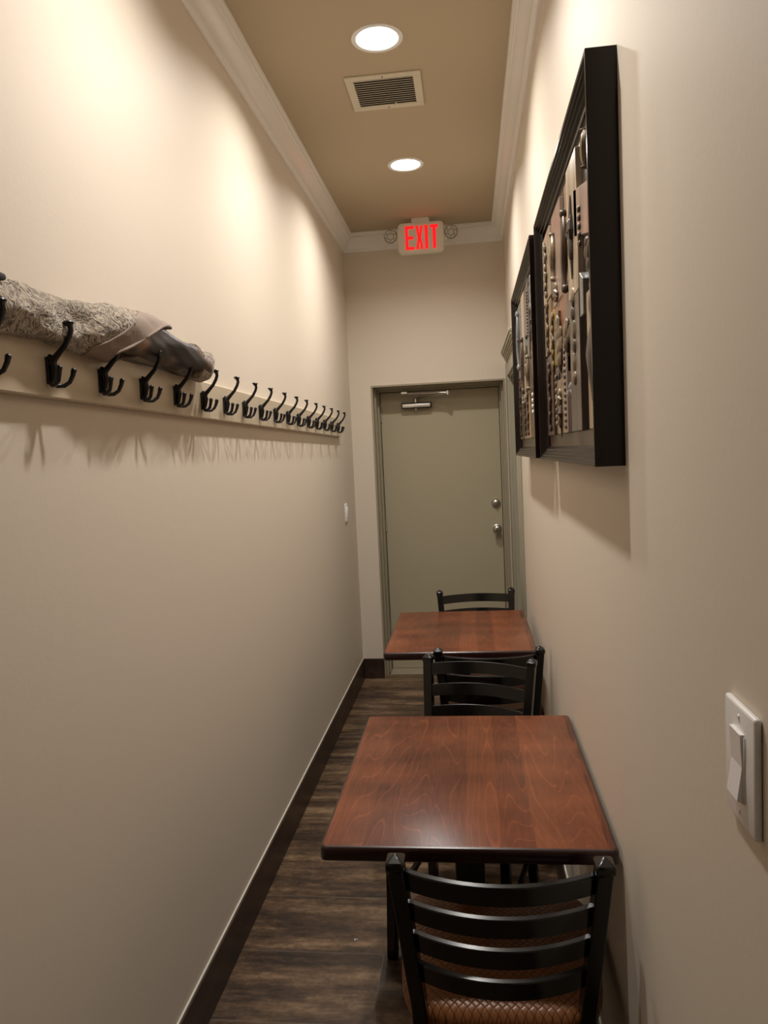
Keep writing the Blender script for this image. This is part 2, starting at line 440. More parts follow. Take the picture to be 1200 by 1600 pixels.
# crown moulding, mitred at the corners: (distance from wall, z)
crown = [(0, 2.943), (.010, 2.943), (.012, 2.950), (.018, 2.956), (.024, 2.960), (.026, 2.972), (.033, 2.985), (.045, 2.999), (.056, 3.012), (.060, 3.022), (.066, 3.026), (.066, 3.036), (.074, 3.039), (.077, 3.046), (.077, H), (0, H)]
def crown_run(path):
    mb = MB(); rings = [[mb.bm.verts.new(p(d, z)) for d, z in crown] for p in path]
    m = len(crown)
    for k in range(m): mb.bm.faces.new((rings[0][k], rings[0][(k + 1) % m], rings[1][(k + 1) % m], rings[1][k]))
    mb.bm.faces.new(rings[0]); mb.bm.faces.new(rings[1][::-1])
    return mb
struct('trim_1', crown_run([lambda d, z: (XL + d, YF, z), lambda d, z: (XL + d, D - d, z)]), M['crown'], angle=25)
struct('trim_2', crown_run([lambda d, z: (XL + d, D - d, z), lambda d, z: (XR - d, D - d, z)]), M['crown'], angle=25)
struct('trim_3', crown_run([lambda d, z: (XR - d, YF, z), lambda d, z: (XR - d, D - d, z)]), M['crown'], angle=25)

# exit door in its stepped steel frame
door = tag(empty('door_1', ((OX0 + OX1) / 2, D + RC, 0)), kind='structure')
def D1(mb, name, m, par=None, **k):
    o = mb.build(name, m, par or door, **k)
    if par is None: o.location = -Vector(door.location)
    return o
b = MB()
for (y0, y1, t) in ((D - .004, D + .07, .012), (D + .07, D + .14, .024), (D + .14, D + .235, .036)):
    b.box((OX0, y0, 0), (OX0 + t, y1, OZ - t), .001, 1)
    b.box((OX1 - t, y0, 0), (OX1, y1, OZ - t), .001, 1)
    b.box((OX0, y0, OZ - t), (OX1, y1, OZ), .001, 1)
D1(b, 'door_frame', M['doorframe'])
b = MB(); b.box((OX0 + .039, D + RC - .004, .012), (OX1 - .039, D + RC + .04, OZ - .039), .002, 1)
leaf = D1(b, 'door_leaf', M['door'])
b = MB(); b.box((OX0 + .036, D + .06, 0), (OX1 - .036, D + RC + .04, .011), .003, 1); D1(b, 'threshold', M['doorframe'])
for z in (.25, 1.02, 1.80):
    b = MB(); b.tube([(OX0 + .041, D + RC - .008, z), (OX0 + .041, D + RC - .008, z + .10)], .006, 10); D1(b, 'hinge', M['doorframe'])
yd = D + RC - .004
b = MB(); b.lathe([(.0, -.024), (.012, -.024), (.015, -.018), (.026, -.014), (.032, -.006), (.033, .0)], (.171, yd, 1.192), 'y')
db = D1(b, 'deadbolt', M['nickel'])
b = MB(); b.box((.166, yd - .036, 1.178), (.176, yd - .022, 1.206), .003); D1(b, 'thumb_turn', M['nickel']).parent = door
b = MB(); b.lathe([(.033, .0), (.032, -.006), (.02, -.01), (.012, -.016), (.012, -.03), (.022, -.038), (.029, -.05), (.029, -.062), (.022, -.071), (.010, -.074), (0, -.074)], (.171, yd, 1.013), 'y')
D1(b, 'door_knob', M['nickel'])
clo = empty('door_closer', (-.36, yd, 1.905)); clo.parent = door; clo.location = Vector((-.36, yd, 1.905)) - Vector(door.location)
b = MB(); b.box((-.105, -.052, -.019), (.105, 0, .022), .006, 2); b.build('closer_body', M['closer_dark'], clo)
b = MB(); b.box((-.098, -.060, -.013), (.098, -.050, .013), .003, 2); b.build('closer_cover', M['alu'], clo)
b = MB(); b.lathe([(.0, -.035), (.009, -.035), (.012, -.018), (.012, .04), (.009, .055), (0, .055)], (-.005, -.03, 0), 'z', 14); b.build('spindle', M['nickel'], clo)
b = MB(); b.box((-.012, -.022, .062), (.012, .022, .068), .002, 1, Matrix.Rotation(0, 3, 'Z'))
b.tube([(-.005, -.03, .052), (.1, -.085, .060), (.225, -.145, .066)], .009, 8, flat=.4)
b.build('closer_arm', M['alu'], clo)
b = MB(); b.tube([(.225, -.145, .072), (.08, -.12, .078), (-.075, -.10, .082)], .0055, 8)
b.lathe([(0, -.014), (.010, -.014), (.010, .012), (0, .012)], (.225, -.145, .072), 'z', 14)
b.box((-.10, -.115, .078), (-.055, -.05, .096), .003, 1)
b.build('closer_rod', M['alu'], clo)

# side doorway on the right wall
d2 = tag(empty('door_2', (XR, DY0, 0)), kind='structure')
def D2(mb, name, m): o = mb.build(name, m, d2); o.location = -Vector(d2.location); return o
b = MB(); b.box((XR + .035, DY0, .008), (XR + .075, DY1, DZ - .005), .002, 1); D2(b, 'door_leaf', M['doorgrey'])
b = MB()
def casing(y0, y1, z0, z1):
    b.box((XR - .014, y0, z0), (XR, y1, z1), .002, 1)
casing(DY0 - .13, DY0, 0, DZ + .0); casing(DY1, D - .001, 0, DZ); casing(DY0 - .13, D - .001, DZ, DZ + .10)
b.box((XR - .020, DY0 - .115, 0), (XR - .010, DY0 - .095, DZ + .08), .002, 1)
b.box((XR - .020, DY0 - .045, 0), (XR - .010, DY0 - .02, DZ + .03), .002, 1)
D2(b, 'casing', M['casing'])
b = MB()
for i, (o0, z0, z1) in enumerate(((.016, 2.11, 2.125), (.022, 2.125, 2.138), (.029, 2.138, 2.152), (.036, 2.152, 2.166), (.044, 2.166, 2.182), (.050, 2.182, 2.2))):
    b.box((XR - o0, DY0 - .13 - o0, z0), (XR, 4.90 + o0, z1), .002, 1)
D2(b, 'cornice', M['casing'])
b = MB(); b.box((XR, DY0, 0), (XR + .12, DY0 + .012, DZ)); b.box((XR, DY1 - .012, 0), (XR + .12, DY1, DZ)); b.box((XR, DY0, DZ - .012), (XR + .12, DY1, DZ)); D2(b, 'jamb', M['casing'])

# ------------------------------------------------------------------ ceiling lights
def ceiling_light(y, label):
    t = tag(empty('ceiling_light', (LIGHT_X, y, H)), label, 'ceiling light', 'recessed ceiling lights')
    m = MB(); m.lathe([(.0925, 0), (.092, -.004), (.086, -.006), (.078, -.005), (.0715, -.001), (.064, .014), (.056, RECESS + .003)], (0, 0, 0), 'z', 48)
    m.build('trim_ring', M['lamp_trim'], t)
    m = MB(); m.lathe([(.0, RECESS - .002), (.04, RECESS - .0015), (.058, RECESS)], (0, 0, 0), 'z', 48); m.build('lens', M['lens'], t)
    ld = bpy.data.lights.new('ceiling_light_glow', 'AREA'); ld.shape = 'DISK'; ld.size = .10; ld.energy = LAMP_W; ld.color = LAMP_COL; ld.spread = math.radians(LAMP_SPREAD)
    lo = bpy.data.objects.new('bulb', ld); C.objects.link(lo); lo.parent = t; lo.location = (0, 0, RECESS - .006)
    return t
ll = ['round recessed ceiling light nearer the exit sign', 'round recessed ceiling light just in front of the square vent',
      'round recessed ceiling light straight above the nearest table']
for y, l in zip(LIGHT_Y, ll): ceiling_light(y, l)

# ------------------------------------------------------------------ vent
v = tag(empty('ceiling_vent', (-.285, 3.165, H)), 'square cream metal air vent with louvres on the ceiling between two lights', 'vent')
hx, hy, fw = .150, .145, .032
b = MB(); z0, z1 = -.007, 0
b.box((-hx, -hy, z0), (hx, -hy + fw, z1), .002, 1); b.box((-hx, hy - fw, z0), (hx, hy, z1), .002, 1)
b.box((-hx, -hy + fw, z0), (-hx + fw, hy - fw, z1), .002, 1); b.box((hx - fw, -hy + fw, z0), (hx, hy - fw, z1), .002, 1)
b.build('frame', M['vent'], v)
b = MB(); b.box((-hx + fw, -hy + fw, -.0015), (hx - fw, hy - fw, -.0005)); b.build('duct_shade_sheet', M['ventshade'], v)  # flat dark sheet stands in for the shade of an open duct
for k in range(13):
    yy = -hy + fw + .006 + k * (2 * hy - 2 * fw - .012) / 12
    b = MB(); b.box((-hx + fw, yy - .0060, -.0062), (hx - fw, yy + .0060, -.0052), rot=Matrix.Rotation(math.radians(20), 3, 'X')); b.build('louvre', M['vent'], v)
for yy in (-hy + .014, hy - .014):
    b = MB(); b.lathe([(0, -.009), (.003, -.0085), (.004, -.007)], (0.0, yy, 0), 'z', 10); b.build('screw', M['screw'], v)
b = MB(); b.box((.03, hy - fw - .022, -.013), (.036, hy - fw - .004, -.006), .001, 1); b.build('damper_lever', M['vent'], v)

# ------------------------------------------------------------------ exit sign
ES = tag(empty('exit_sign', (-.257, 4.86, 2.932)), 'white exit sign with glowing red letters and a round lamp on each side', 'exit sign')
def rrect(w, h, r, n=6):
    pts = []
    for cx, cz, a0 in ((w - r, h - r, 0), (-w + r, h - r, 90), (-w + r, -h + r, 180), (w - r, -h + r, 270)):
        for k in range(n + 1):
            a = math.radians(a0 + 90 * k / n); pts.append((cx + r * math.cos(a), cz + r * math.sin(a)))
    return pts
b = MB(); b.prism(rrect(.146, .094, .028), 'y', 0, .042); b.prism(rrect(.142, .090, .026), 'y', -.004, .002)
b.build('housing', M['signhouse'], ES)
b = MB(); b.prism(rrect(.056, .017, .008), 'y', .004, .04)
o = b.build('canopy', M['signhouse'], ES); o.location = (0, 0, .106)
LH, LZ = .146, -.073
def letter(parts, x0, nm):
    m = MB()
    for poly in parts: m.prism([(x0 + x * .058, LZ + z * LH) for x, z in poly], 'y', -.0065, -.003)
    m.build(nm, M['red'], ES, smooth=False)
st = .30
letter([[(0, 0), (st, 0), (st, 1), (0, 1)], [(st, 0), (.95, 0), (.95, .12), (st, .12)], [(st, .44), (.88, .44), (.88, .56), (st, .56)], [(st, .88), (.95, .88), (.95, 1), (st, 1)]], -.097, 'letter_e')
letter([[(0, 0), (.27, 0), (.40, .36), (.40, .64), (.27, 1), (0, 1), (.22, .5)], [(.80, 0), (.53, 0), (.40, .36), (.40, .64), (.53, 1), (.80, 1), (.58, .5)]], -.031, 'letter_x')
letter([[(0, 0), (.34, 0), (.34, 1), (0, 1)]], .0265, 'letter_i')
letter([[(.26, 0), (.60, 0), (.60, .88), (.26, .88)], [(0, .88), (.86, .88), (.86, 1), (0, 1)]], .061, 'letter_t')
for s in (-1, 1):
    h = empty('lamp_head', (s * .192, .012, .022)); h.parent = ES
    b = MB(); b.lathe([(.034, .030), (.040, .010), (.042, -.004), (.039, -.010), (.0355, -.006), (.0355, .006)], (0, 0, 0), 'y', 32); b.build('lamp_ring', M['glass'], h)
    b = MB(); b.lathe([(.0405, -.009), (.042, -.0105), (.0405, -.012), (.039, -.0105), (.0405, -.009)], (0, 0, 0), 'y', 32)
    for k in range(6):
        a = math.radians(60 * k + 15)
        b.tube([(.036 * math.cos(a), -.008, .036 * math.sin(a)), (.02 * math.cos(a + .4), -.004, .02 * math.sin(a + .4))], .0014, 6)
    b.lathe([(.0185, -.004), (.020, -.0055), (.0215, -.004), (.020, -.0025), (.0185, -.004)], (0, 0, 0), 'y', 20)
    b.build('reflector_ribs', M['ring'], h)
    b = MB(); b.box((-.048 if s > 0 else .030, -.004, -.05), (-.030 if s > 0 else .048, .02, -.024), .003, 2); b.build('lamp_bracket', M['signhouse'], h)

# ------------------------------------------------------------------ coat rack
RY0, RY1 = .55, 4.60
rk = tag(empty('coat_rack', (XL + .001, (RY0 + RY1) / 2, 1.70)), 'long cream wooden coat rack with a row of black iron hooks on the left wall', 'coat rack')
def rz(y): return -.0070 * (y - 1.25) + 1.7195     # lower edge of the board
yc = (RY0 + RY1) / 2
b = MB()
for (y, dy) in ((0, 0),):
    pr = [(0, 0), (.016, 0), (.020, .003), (.020, .108), (.016, .112), (0, .112)]
    A = [b.bm.verts.new((d, RY0 - yc, z + rz(RY0) - 1.70)) for d, z in pr]; B = [b.bm.verts.new((d, RY1 - yc, z + rz(RY1) - 1.70)) for d, z in pr]
    for k in range(6): b.bm.faces.new((A[k], A[(k + 1) % 6], B[(k + 1) % 6], B[k]))
    b.bm.faces.new(A); b.bm.faces.new(B[::-1])
b.build('board', M['rail'], rk, angle=30)
def hook_mesh():
    m = MB()
    # back plate: tall narrow leaf shape standing off the board
    m.sweep([(.002, 0, .026), (.004, 0, .016), (.004, 0, 0), (.003, 0, -.024)], [(-.0075, -.003), (.0075, -.003), (.0075, .003), (-.0075, .003)], (0, 1, 0))
    m.tube([(.004, 0, .030), (.009, 0, .026), (.014, 0, .006), (.010, 0, -.014), (.006, 0, -.026)], [.003, .0072, .0070, .0055, .003], 10)
    # long upper arm
    up = [(.008, 0, .012), (.015, 0, .023), (.026, 0, .034), (.038, 0, .046), (.048, 0, .062), (.0520, 0, .073), (.051, 0, .081), (.049, 0, .086)]
    m.tube(up, [.0075, .0066, .0055, .0050, .0048, .0048, .0052, .0082], 10)
    m.lathe([(0, .0045), (.0085, .0035), (.0105, .001), (.0090, -.0015), (.0, -.0035)], (.0485, 0, .087), 'z', 14)
    # two lower prongs
    for s in (-1, 1):
        pr = [(.006, s * .002, -.020), (.012, s * .008, -.027), (.022, s * .015, -.027), (.031, s * .020, -.020), (.036, s * .024, -.007), (.0375, s * .025, .001)]
        m.tube(pr, [.0050, .0046, .0042, .0042, .0046, .0052], 10)
        m.sphere((.038, s * .025, .002), .0056, 10, 7)
    return m
hooks = [.735, .94, 1.14, 1.345, 1.545, 1.748, 1.955, 2.160, 2.362, 2.568, 2.772, 2.985, 3.195, 3.395, 3.610, 3.810, 4.02, 4.228, 4.435]
h0 = hook_mesh().build('hook', M['hook'], rk)
for i, y in enumerate(hooks):
    o = h0 if i == 0 else h0.copy()
    if i: C.objects.link(o); o.parent = rk
    o.location = (.020, y - yc, rz(y) + .049 - 1.70)

# ------------------------------------------------------------------ rolled blanket on the hooks
BY0, BY1 = .86, 2.13
bl = tag(empty('rolled_blanket', (XL + .055, 1.5, 1.82)), 'rolled patterned fleece blanket lying along the upper arms of the coat hooks', 'blanket')
def roll(y0, y1, rx, rzf, cx, cz, n=60, seg=40, seed=0, wr=.004, a0=0, a1=360, thick=None):
    rnd = random.Random(seed); ph = [rnd.random() * 6 for _ in range(8)]
    m = MB(); rings = []
    for i in range(n + 1):
        t = i / n; y = y0 + (y1 - y0) * t
        ring = []
        closed = a1 - a0 >= 360
        cnt = seg if closed else seg + 1
        for k in range(cnt):
            a = math.radians(a0 + (a1 - a0) * k / seg)
            wv = wr * (math.sin(3 * a + ph[0] + y * 14) + .7 * math.sin(5 * a - y * 23 + ph[1]) + .5 * math.sin(2 * a + y * 41 + ph[2]) + .4 * math.sin(9 * a + y * 60 + ph[3]))
            X = cx(y) + (rx(y) + wv) * math.cos(a); Z = cz(y) + (rzf(y) + wv) * math.sin(a)
            ring.append(m.bm.verts.new((X - (XL + .055), y - 1.5, Z - 1.82)))
        rings.append(ring)
    L = len(rings[0])
    for A, B in zip(rings, rings[1:]):
        for k in range(L if closed else L - 1): m.bm.faces.new((A[k], A[(k + 1) % L], B[(k + 1) % L], B[k]))
    if closed:
        for r in (rings[0], rings[-1]):
            c0 = m.bm.verts.new(sum((v.co for v in r), Vector()) / L)
            for k in range(L): m.bm.faces.new((r[k], r[(k + 1) % L], c0))
    return m
def endr(y, e, s=.06): return math.sqrt(max(.04, 1 - max(0, (s - (e - y)) / s) ** 2)) if e > y else .2
# printed inner roll (dark, shiny)
cx = lambda y: XL + .033 + .014 * max(0, min(1, (y - 1.40) / .14))
def cz(y): return 1.862 + .016 * max(0, min(1, (y - 1.45) / .2)) - .020 * max(0, min(1, (y - 1.75) / .35))
m = roll(1.54, BY1, lambda y: (.036 + .006 * max(0, min(1, (y - 1.75) / .2))) * endr(y, BY1), lambda y: .042 * endr(y, BY1), cx, cz, n=50, seed=2, wr=.0025)
m.build('printed_cover', M['print'], bl)
# fleece end peeking out beyond the printed cover
m = roll(2.02, BY1 + .012, lambda y: .044 * endr(y, BY1 + .012), lambda y: .047 * endr(y, BY1 + .012), cx, cz, n=20, seed=3, wr=.002)
m.build('fleece_end', M['fleece'], bl)
# fleece outer roll
# fleece outer roll, its end cut on a slant like a folded-back corner
def slant(yfront, ytop):       # end position by angle: front-low ends early, top runs on
    def f(a):
        d = math.degrees(a) % 360
        if d > 270: d -= 360
        t = (d + 50) / 130 if d < 90 else (1 if d < 180 else 1 - (d - 180) / 90)
        return yfront + (ytop - yfront) * max(0, min(1, t))
    return f
def cloth_roll(y0, endf, rx, rzf, mname, name, seed, wr, n=60, seg=48, startf=None):
    rnd = random.Random(seed); ph = [rnd.random() * 6 for _ in range(8)]
    m = MB(); rings = []
    for i in range(n + 1):
        t = i / n; ring = []
        for k in range(seg):
            a = 2 * math.pi * k / seg
            s0 = startf(a) if startf else y0
            y = s0 + (endf(a) - s0) * t
            wv = .014 * max(0, min(1, (y - 1.40) / .13)) + wr * (math.sin(3 * a + ph[0] + y * 14) + .7 * math.sin(5 * a - y * 23 + ph[1]) + .5 * math.sin(2 * a + y * 41 + ph[2]) + .35 * math.sin(9 * a + y * 60 + ph[3]))
            ring.append(m.bm.verts.new((cx(y) + (rx + wv) * math.cos(a) - XL - .055, y - 1.5, cz(y) + (rzf + wv) * math.sin(a) - 1.82)))
        rings.append(ring)
    for A, B in zip(rings, rings[1:]):
        for k in range(seg): m.bm.faces.new((A[k], A[(k + 1) % seg], B[(k + 1) % seg], B[k]))
    o = m.build(name, M[mname], bl)
    sd = o.modifiers.new('thick', 'SOLIDIFY'); sd.thickness = .004; sd.offset = -1
    return o
e1 = slant(1.45, 1.70); e2 = slant(1.52, 1.88)
cloth_roll(BY0, e1, .0295, .045, 'fleece', 'fleece_cover', 5, .0042)
cloth_roll(0, e2, .0325, .0475, 'hem', 'border_hem', 5, .0022, n=14, startf=lambda a: e1(a) - .01)
m = MB()
ptsh = [(cx(e2(a)) + .045 * math.cos(a) - XL - .055, e2(a) - 1.5, cz(e2(a)) + .060 * math.sin(a) - 1.82) for a in [math.radians(x) for x in range(-70, 150, 8)]]
m.tube(ptsh, .0035, 8); m.build('piping', M['hem'], bl)
# dark grey cloth lying on top near the camera
dc = empty('folded_cloth', (XL + .045, 1.08, 1.906)); tag(dc, 'corner of a dark grey folded cloth lying on top of the patterned blanket', 'cloth')
m = MB(); m.box((-.04, -.17, -.006), (.035, .10, .006), .005, 2)
for v_ in m.bm.verts:
    if v_.co.y > .05: v_.co.x += -.02; v_.co.z -= .004
m.build('cloth_layer', M['darkcloth'], dc)

# ------------------------------------------------------------------ switches
def switch(name, loc, sgn, hw, hh, label, cat='light switch'):
    t = tag(empty(name, loc), label, cat)
    m = MB(); m.box((0, -hw, -hh), (sgn * .008, hw, hh), .0035, 3); m.build('wall_plate', M['white'], t)
    m = MB(); m.box((sgn * .006, -hw * .42, -hh * .56), (sgn * .0095, hw * .42, hh * .56), .001, 1); m.build('rocker_frame', M['white'], t)
    m = MB()
    pr = [(.008, -.030), (.011, -.030), (.0125, .0), (.017, .034), (.008, .034)] if sgn > 0 else [(-.008, -.034), (-.0155, -.030), (-.0105, .002), (-.0125, .034), (-.008, .034)]
    m.prism([(x, z * hh / .058) for x, z in pr], 'y', -hw * .36, hw * .36); m.build('rocker', M['white'], t, smooth=False)
    for z in (-hh * .8, hh * .8):
        m = MB(); m.lathe([(0, sgn * .0092), (.0025, sgn * .0090), (.003, sgn * .0078)], (0, 0, z), 'x', 10); m.build('screw', M['white'], t)
    return t
switch('light_switch', (XR, .785, 1.248), -1, .043, .0625, 'white rocker light switch on the right wall beside the near chair')
switch('light_switch', (XL, 4.72, 1.215), 1, .036, .058, 'small white light switch on the left wall below the end of the coat rack')

# ------------------------------------------------------------------ tables
def rounded(x0, y0, x1, y1, r, n=5):
    pts = []
    for cx_, cy_, a0 in ((x1 - r, y1 - r, 0), (x0 + r, y1 - r, 90), (x0 + r, y0 + r, 180), (x1 - r, y0 + r, 270)):
        for k in range(n + 1):
            a = math.radians(a0 + 90 * k / n); pts.append((cx_ + r * math.cos(a), cy_ + r * math.sin(a)))
    return pts
TZ, TT = .778, .032
def make_table(label, x0, x1, y0, y1):
    t = tag(empty('dining_table', ((x0 + x1) / 2, (y0 + y1) / 2, 0)), label, 'table', 'dining tables')
    hw, hl = (x1 - x0) / 2, (y1 - y0) / 2
    m = MB()
    ins = [(.006, 0), (.002, .0015), (0, .005), (0, TT - .007), (.002, TT - .002), (.007, TT)]   # bullnose edge, from below
    rings = []
    for d, z in ins:
        rings.append([m.bm.verts.new((x, y, TZ - TT + z)) for x, y in rounded(-hw + d, -hl + d, hw - d, hl - d, .014 - min(d, .01))])
    L = len(rings[0])
    for i, (A, B) in enumerate(zip(rings, rings[1:])):
        for k in range(L):
            f = m.bm.faces.new((A[k], A[(k + 1) % L], B[(k + 1) % L], B[k])); f.material_index = 1
    m.bm.faces.new(rings[0][::-1]).material_index = 1
    m.bm.faces.new(rings[-1]).material_index = 0
    m.build('table_top', [M['table'], M['edge']], t, angle=50)
    m = MB(); m.box((-.0375, -.0375, .03), (.0375, .0375, TZ - TT - .012), .006, 2); m.build('column', M['base'], t)
    m = MB(); m.box((-.15, -.04, TZ - TT - .014), (.15, .04, TZ - TT - .0005), .002, 1); m.box((-.04, -.15, TZ - TT - .014), (.04, .15, TZ - TT - .0005), .002, 1); m.build('mounting_plate', M['base'], t)
    for ax in (0, 1):
        for s in (-1, 1):
            m = MB(); r = .24 if ax == 0 else .27
            pr = [(-.026, -.018), (.026, -.018), (.018, .018), (-.018, .018)]
            P0 = [(s * .02, 0), (s * r * .6, 0), (s * r, 0)]; zz = [.042, .032, .022]
            pts = [((p[0], 0, z) if ax == 0 else (0, p[0], z)) for p, z in zip(P0, zz)]
            m.tube(pts, [.030, .026, .016], 8, flat=.6); m.build('foot', M['base'], t)
            e_ = pts[-1]
            m = MB(); m.lathe([(0, 0), (.012, 0), (.012, .012), (0, .012)], (e_[0] * .97, e_[1] * .97, 0), 'z', 12); m.build('levelling_pad', M['base'], t)
    return t
make_table('reddish brown wooden table nearest the camera, its swirling grain clearly showing', -.342, .266, 1.462, 2.232)
make_table('reddish brown wooden table farther back, nearer the exit door', -.380, .238, 2.948, 3.712)

# ------------------------------------------------------------------ chairs
def smooth_path(pts, n=6):
    pts = [Vector(p) for p in pts]; out = []
    for i in range(len(pts) - 1):
        p0 = pts[max(i - 1, 0)]; p1 = pts[i]; p2 = pts[i + 1]; p3 = pts[min(i + 2, len(pts) - 1)]
        for k in range(n):
            t = k / n
            out.append(.5 * ((2 * p1) + (-p0 + p2) * t + (2 * p0 - 5 * p1 + 4 * p2 - p3) * t * t + (-p0 + 3 * p1 - 3 * p2 + p3) * t ** 3))
    out.append(pts[-1]); return out
def post_at(z):     # centre of a back post (|x|, y) at height z above the seat
    t = (z - .45) / .39
    return .166 + .026 * t, -.215 - .090 * t - .012 * t * t
def make_chair():
    t = empty('dining_chair')
    # padded seat
    m = MB()
    def outline(k, grow):
        pts = []
        for i in range(48):
            a = 2 * math.pi * i / 48; c_, s_ = math.cos(a), math.sin(a)
            e = .46
            x = (.222 if True else 0) * math.copysign(abs(c_) ** e, c_); y = .222 * math.copysign(abs(s_) ** e, s_)
            x *= 1 + .06 * y / .2 * 1.0
            pts.append((x * grow, (y * grow) - .004))
        return pts
    lv = [(.93, .402), (.985, .408), (1, .420), (1, .438), (.985, .451), (.94, .461), (.84, .469), (.68, .474), (.45, .477), (.2, .478)]
    rings = [[m.bm.verts.new((x, y, z)) for x, y in outline(0, g)] for g, z in lv]
    for A, B in zip(rings, rings[1:]):
        for k in range(48): m.bm.faces.new((A[k], A[(k + 1) % 48], B[(k + 1) % 48], B[k]))
    m.bm.faces.new(rings[0][::-1]); m.bm.faces.new(rings[-1])
    m.build('seat', M['seat'], t, angle=60)
    # steel frame under the seat
    m = MB()
    for a, b_ in (((-.165, -.19), (.165, -.19)), ((-.17, .17), (.17, .17)), ((-.168, -.19), (-.172, .17)), ((.168, -.19), (.172, .17))):
        m.sweep([(*a, .390), (*b_, .390)], [(-.010, -.011), (.010, -.011), (.010, .011), (-.010, .011)], (0, 0, 1))
    m.build('seat_frame', M['chair'], t)
    for s in (-1, 1):
        # rear leg running up into the back post
        zs = [(.190, -.262, 0), (.180, -.235, .16), (.170, -.212, .33)]
        top = [(*post_at(z), z) for z in (.45, .55, .66, .76, .815)]
        path = smooth_path([(s * x, y, z) for x, y, z in zs + top], 4)
        m = MB(); m.sweep(path, [(-.015, -.019), (.015, -.019), (.015, .019), (-.015, .019)], (1, 0, 0))
        # faceted pyramid cap
        x, y = post_at(.815); x *= s
        base = [(x + dx, y + dy - .002, .813) for dx, dy in ((-.0175, -.0215), (.0175, -.0215), (.0175, .0215), (-.0175, .0215))]
        mid = [(x + dx, y + dy - .004, .829) for dx, dy in ((-.0175, -.0215), (.0175, -.0215), (.0175, .0215), (-.0175, .0215))]
        vb = [m.bm.verts.new(p) for p in base]; vm = [m.bm.verts.new(p) for p in mid]; vt = m.bm.verts.new((x, y - .005, .842))
        for k in range(4):
            m.bm.faces.new((vb[k], vb[(k + 1) % 4], vm[(k + 1) % 4], vm[k])); m.bm.faces.new((vm[k], vm[(k + 1) % 4], vt))
        m.bm.faces.new(vb[::-1])
        o = m.build('leg', M['chair'], t, angle=30); bv = o.modifiers.new('bev', 'BEVEL'); bv.width = .003; bv.segments = 2
        # front leg
        m = MB(); m.sweep([(s * .180, .178, .395), (s * .182, .186, .2), (s * .186, .196, 0)], [(-.015, -.015), (.015, -.015), (.015, .015), (-.015, .015)], (1, 0, 0))
        o = m.build('leg', M['chair'], t, angle=30); bv = o.modifiers.new('bev', 'BEVEL'); bv.width = .003; bv.segments = 2
        m = MB(); m.sweep([(s * .178, -.232, .17), (s * .183, .186, .17)], [(-.010, -.007), (.010, -.007), (.010, .007), (-.010, .007)], (0, 0, 1)); m.build('stretcher', M['chair'], t, angle=30)
    # four bowed slats
    for zt in (.806, .732, .658, .582):
        zc_ = zt - .021; x, y = post_at(zc_); x -= .010
        _, yt = post_at(zt); _, yb = post_at(zt - .042); lean = (yt - yb) / .042
        m = MB(); n = 16; rings = []
        for i in range(n + 1):
            u = -1 + 2 * i / n; bow = -.050 * (1 - u * u)
            # normal in plan
            nx, ny = -(.10 * u) / .18, 1.0
            l = math.hypot(nx, ny); nx /= l; ny /= l
            ring = []
            for a, z in ((-.006, -.021), (.006, -.021), (.006, .019), (.004, .021), (-.004, .021), (-.006, .019)):
                ring.append(m.bm.verts.new((x * u + nx * a, y + bow + ny * a + lean * z, zc_ + z - lean * a)))
            rings.append(ring)
        for A, B in zip(rings, rings[1:]):
            for k in range(6): m.bm.faces.new((A[k], A[(k + 1) % 6], B[(k + 1) % 6], B[k]))
        m.bm.faces.new(rings[0][::-1]); m.bm.faces.new(rings[-1])
        m.build('slat', M['chair'], t, angle=25)
    return t
proto = make_chair()
spots = [(.0235, 1.645, 0, 'black ladder-back chair nearest the camera, tan woven seat, back to the camera'),
         (-.072, 2.365, math.pi - math.radians(14), 'turned black ladder-back chair at the far side of the nearest table, facing the camera'),
         (.042, 3.105, 0, 'black ladder-back chair at the near side of the farther table, back to the camera'),
         (.023, 3.665, math.pi + math.radians(4), 'black ladder-back chair farthest away, just in front of the exit door')]
for i, (x, y, rz_, lab) in enumerate(spots):
    o = proto if i == 0 else copy_tree(proto)
    o.location = (x, y, 0); o.rotation_euler = (0, 0, rz_); tag(o, lab, 'chair', 'ladder-back dining chairs')

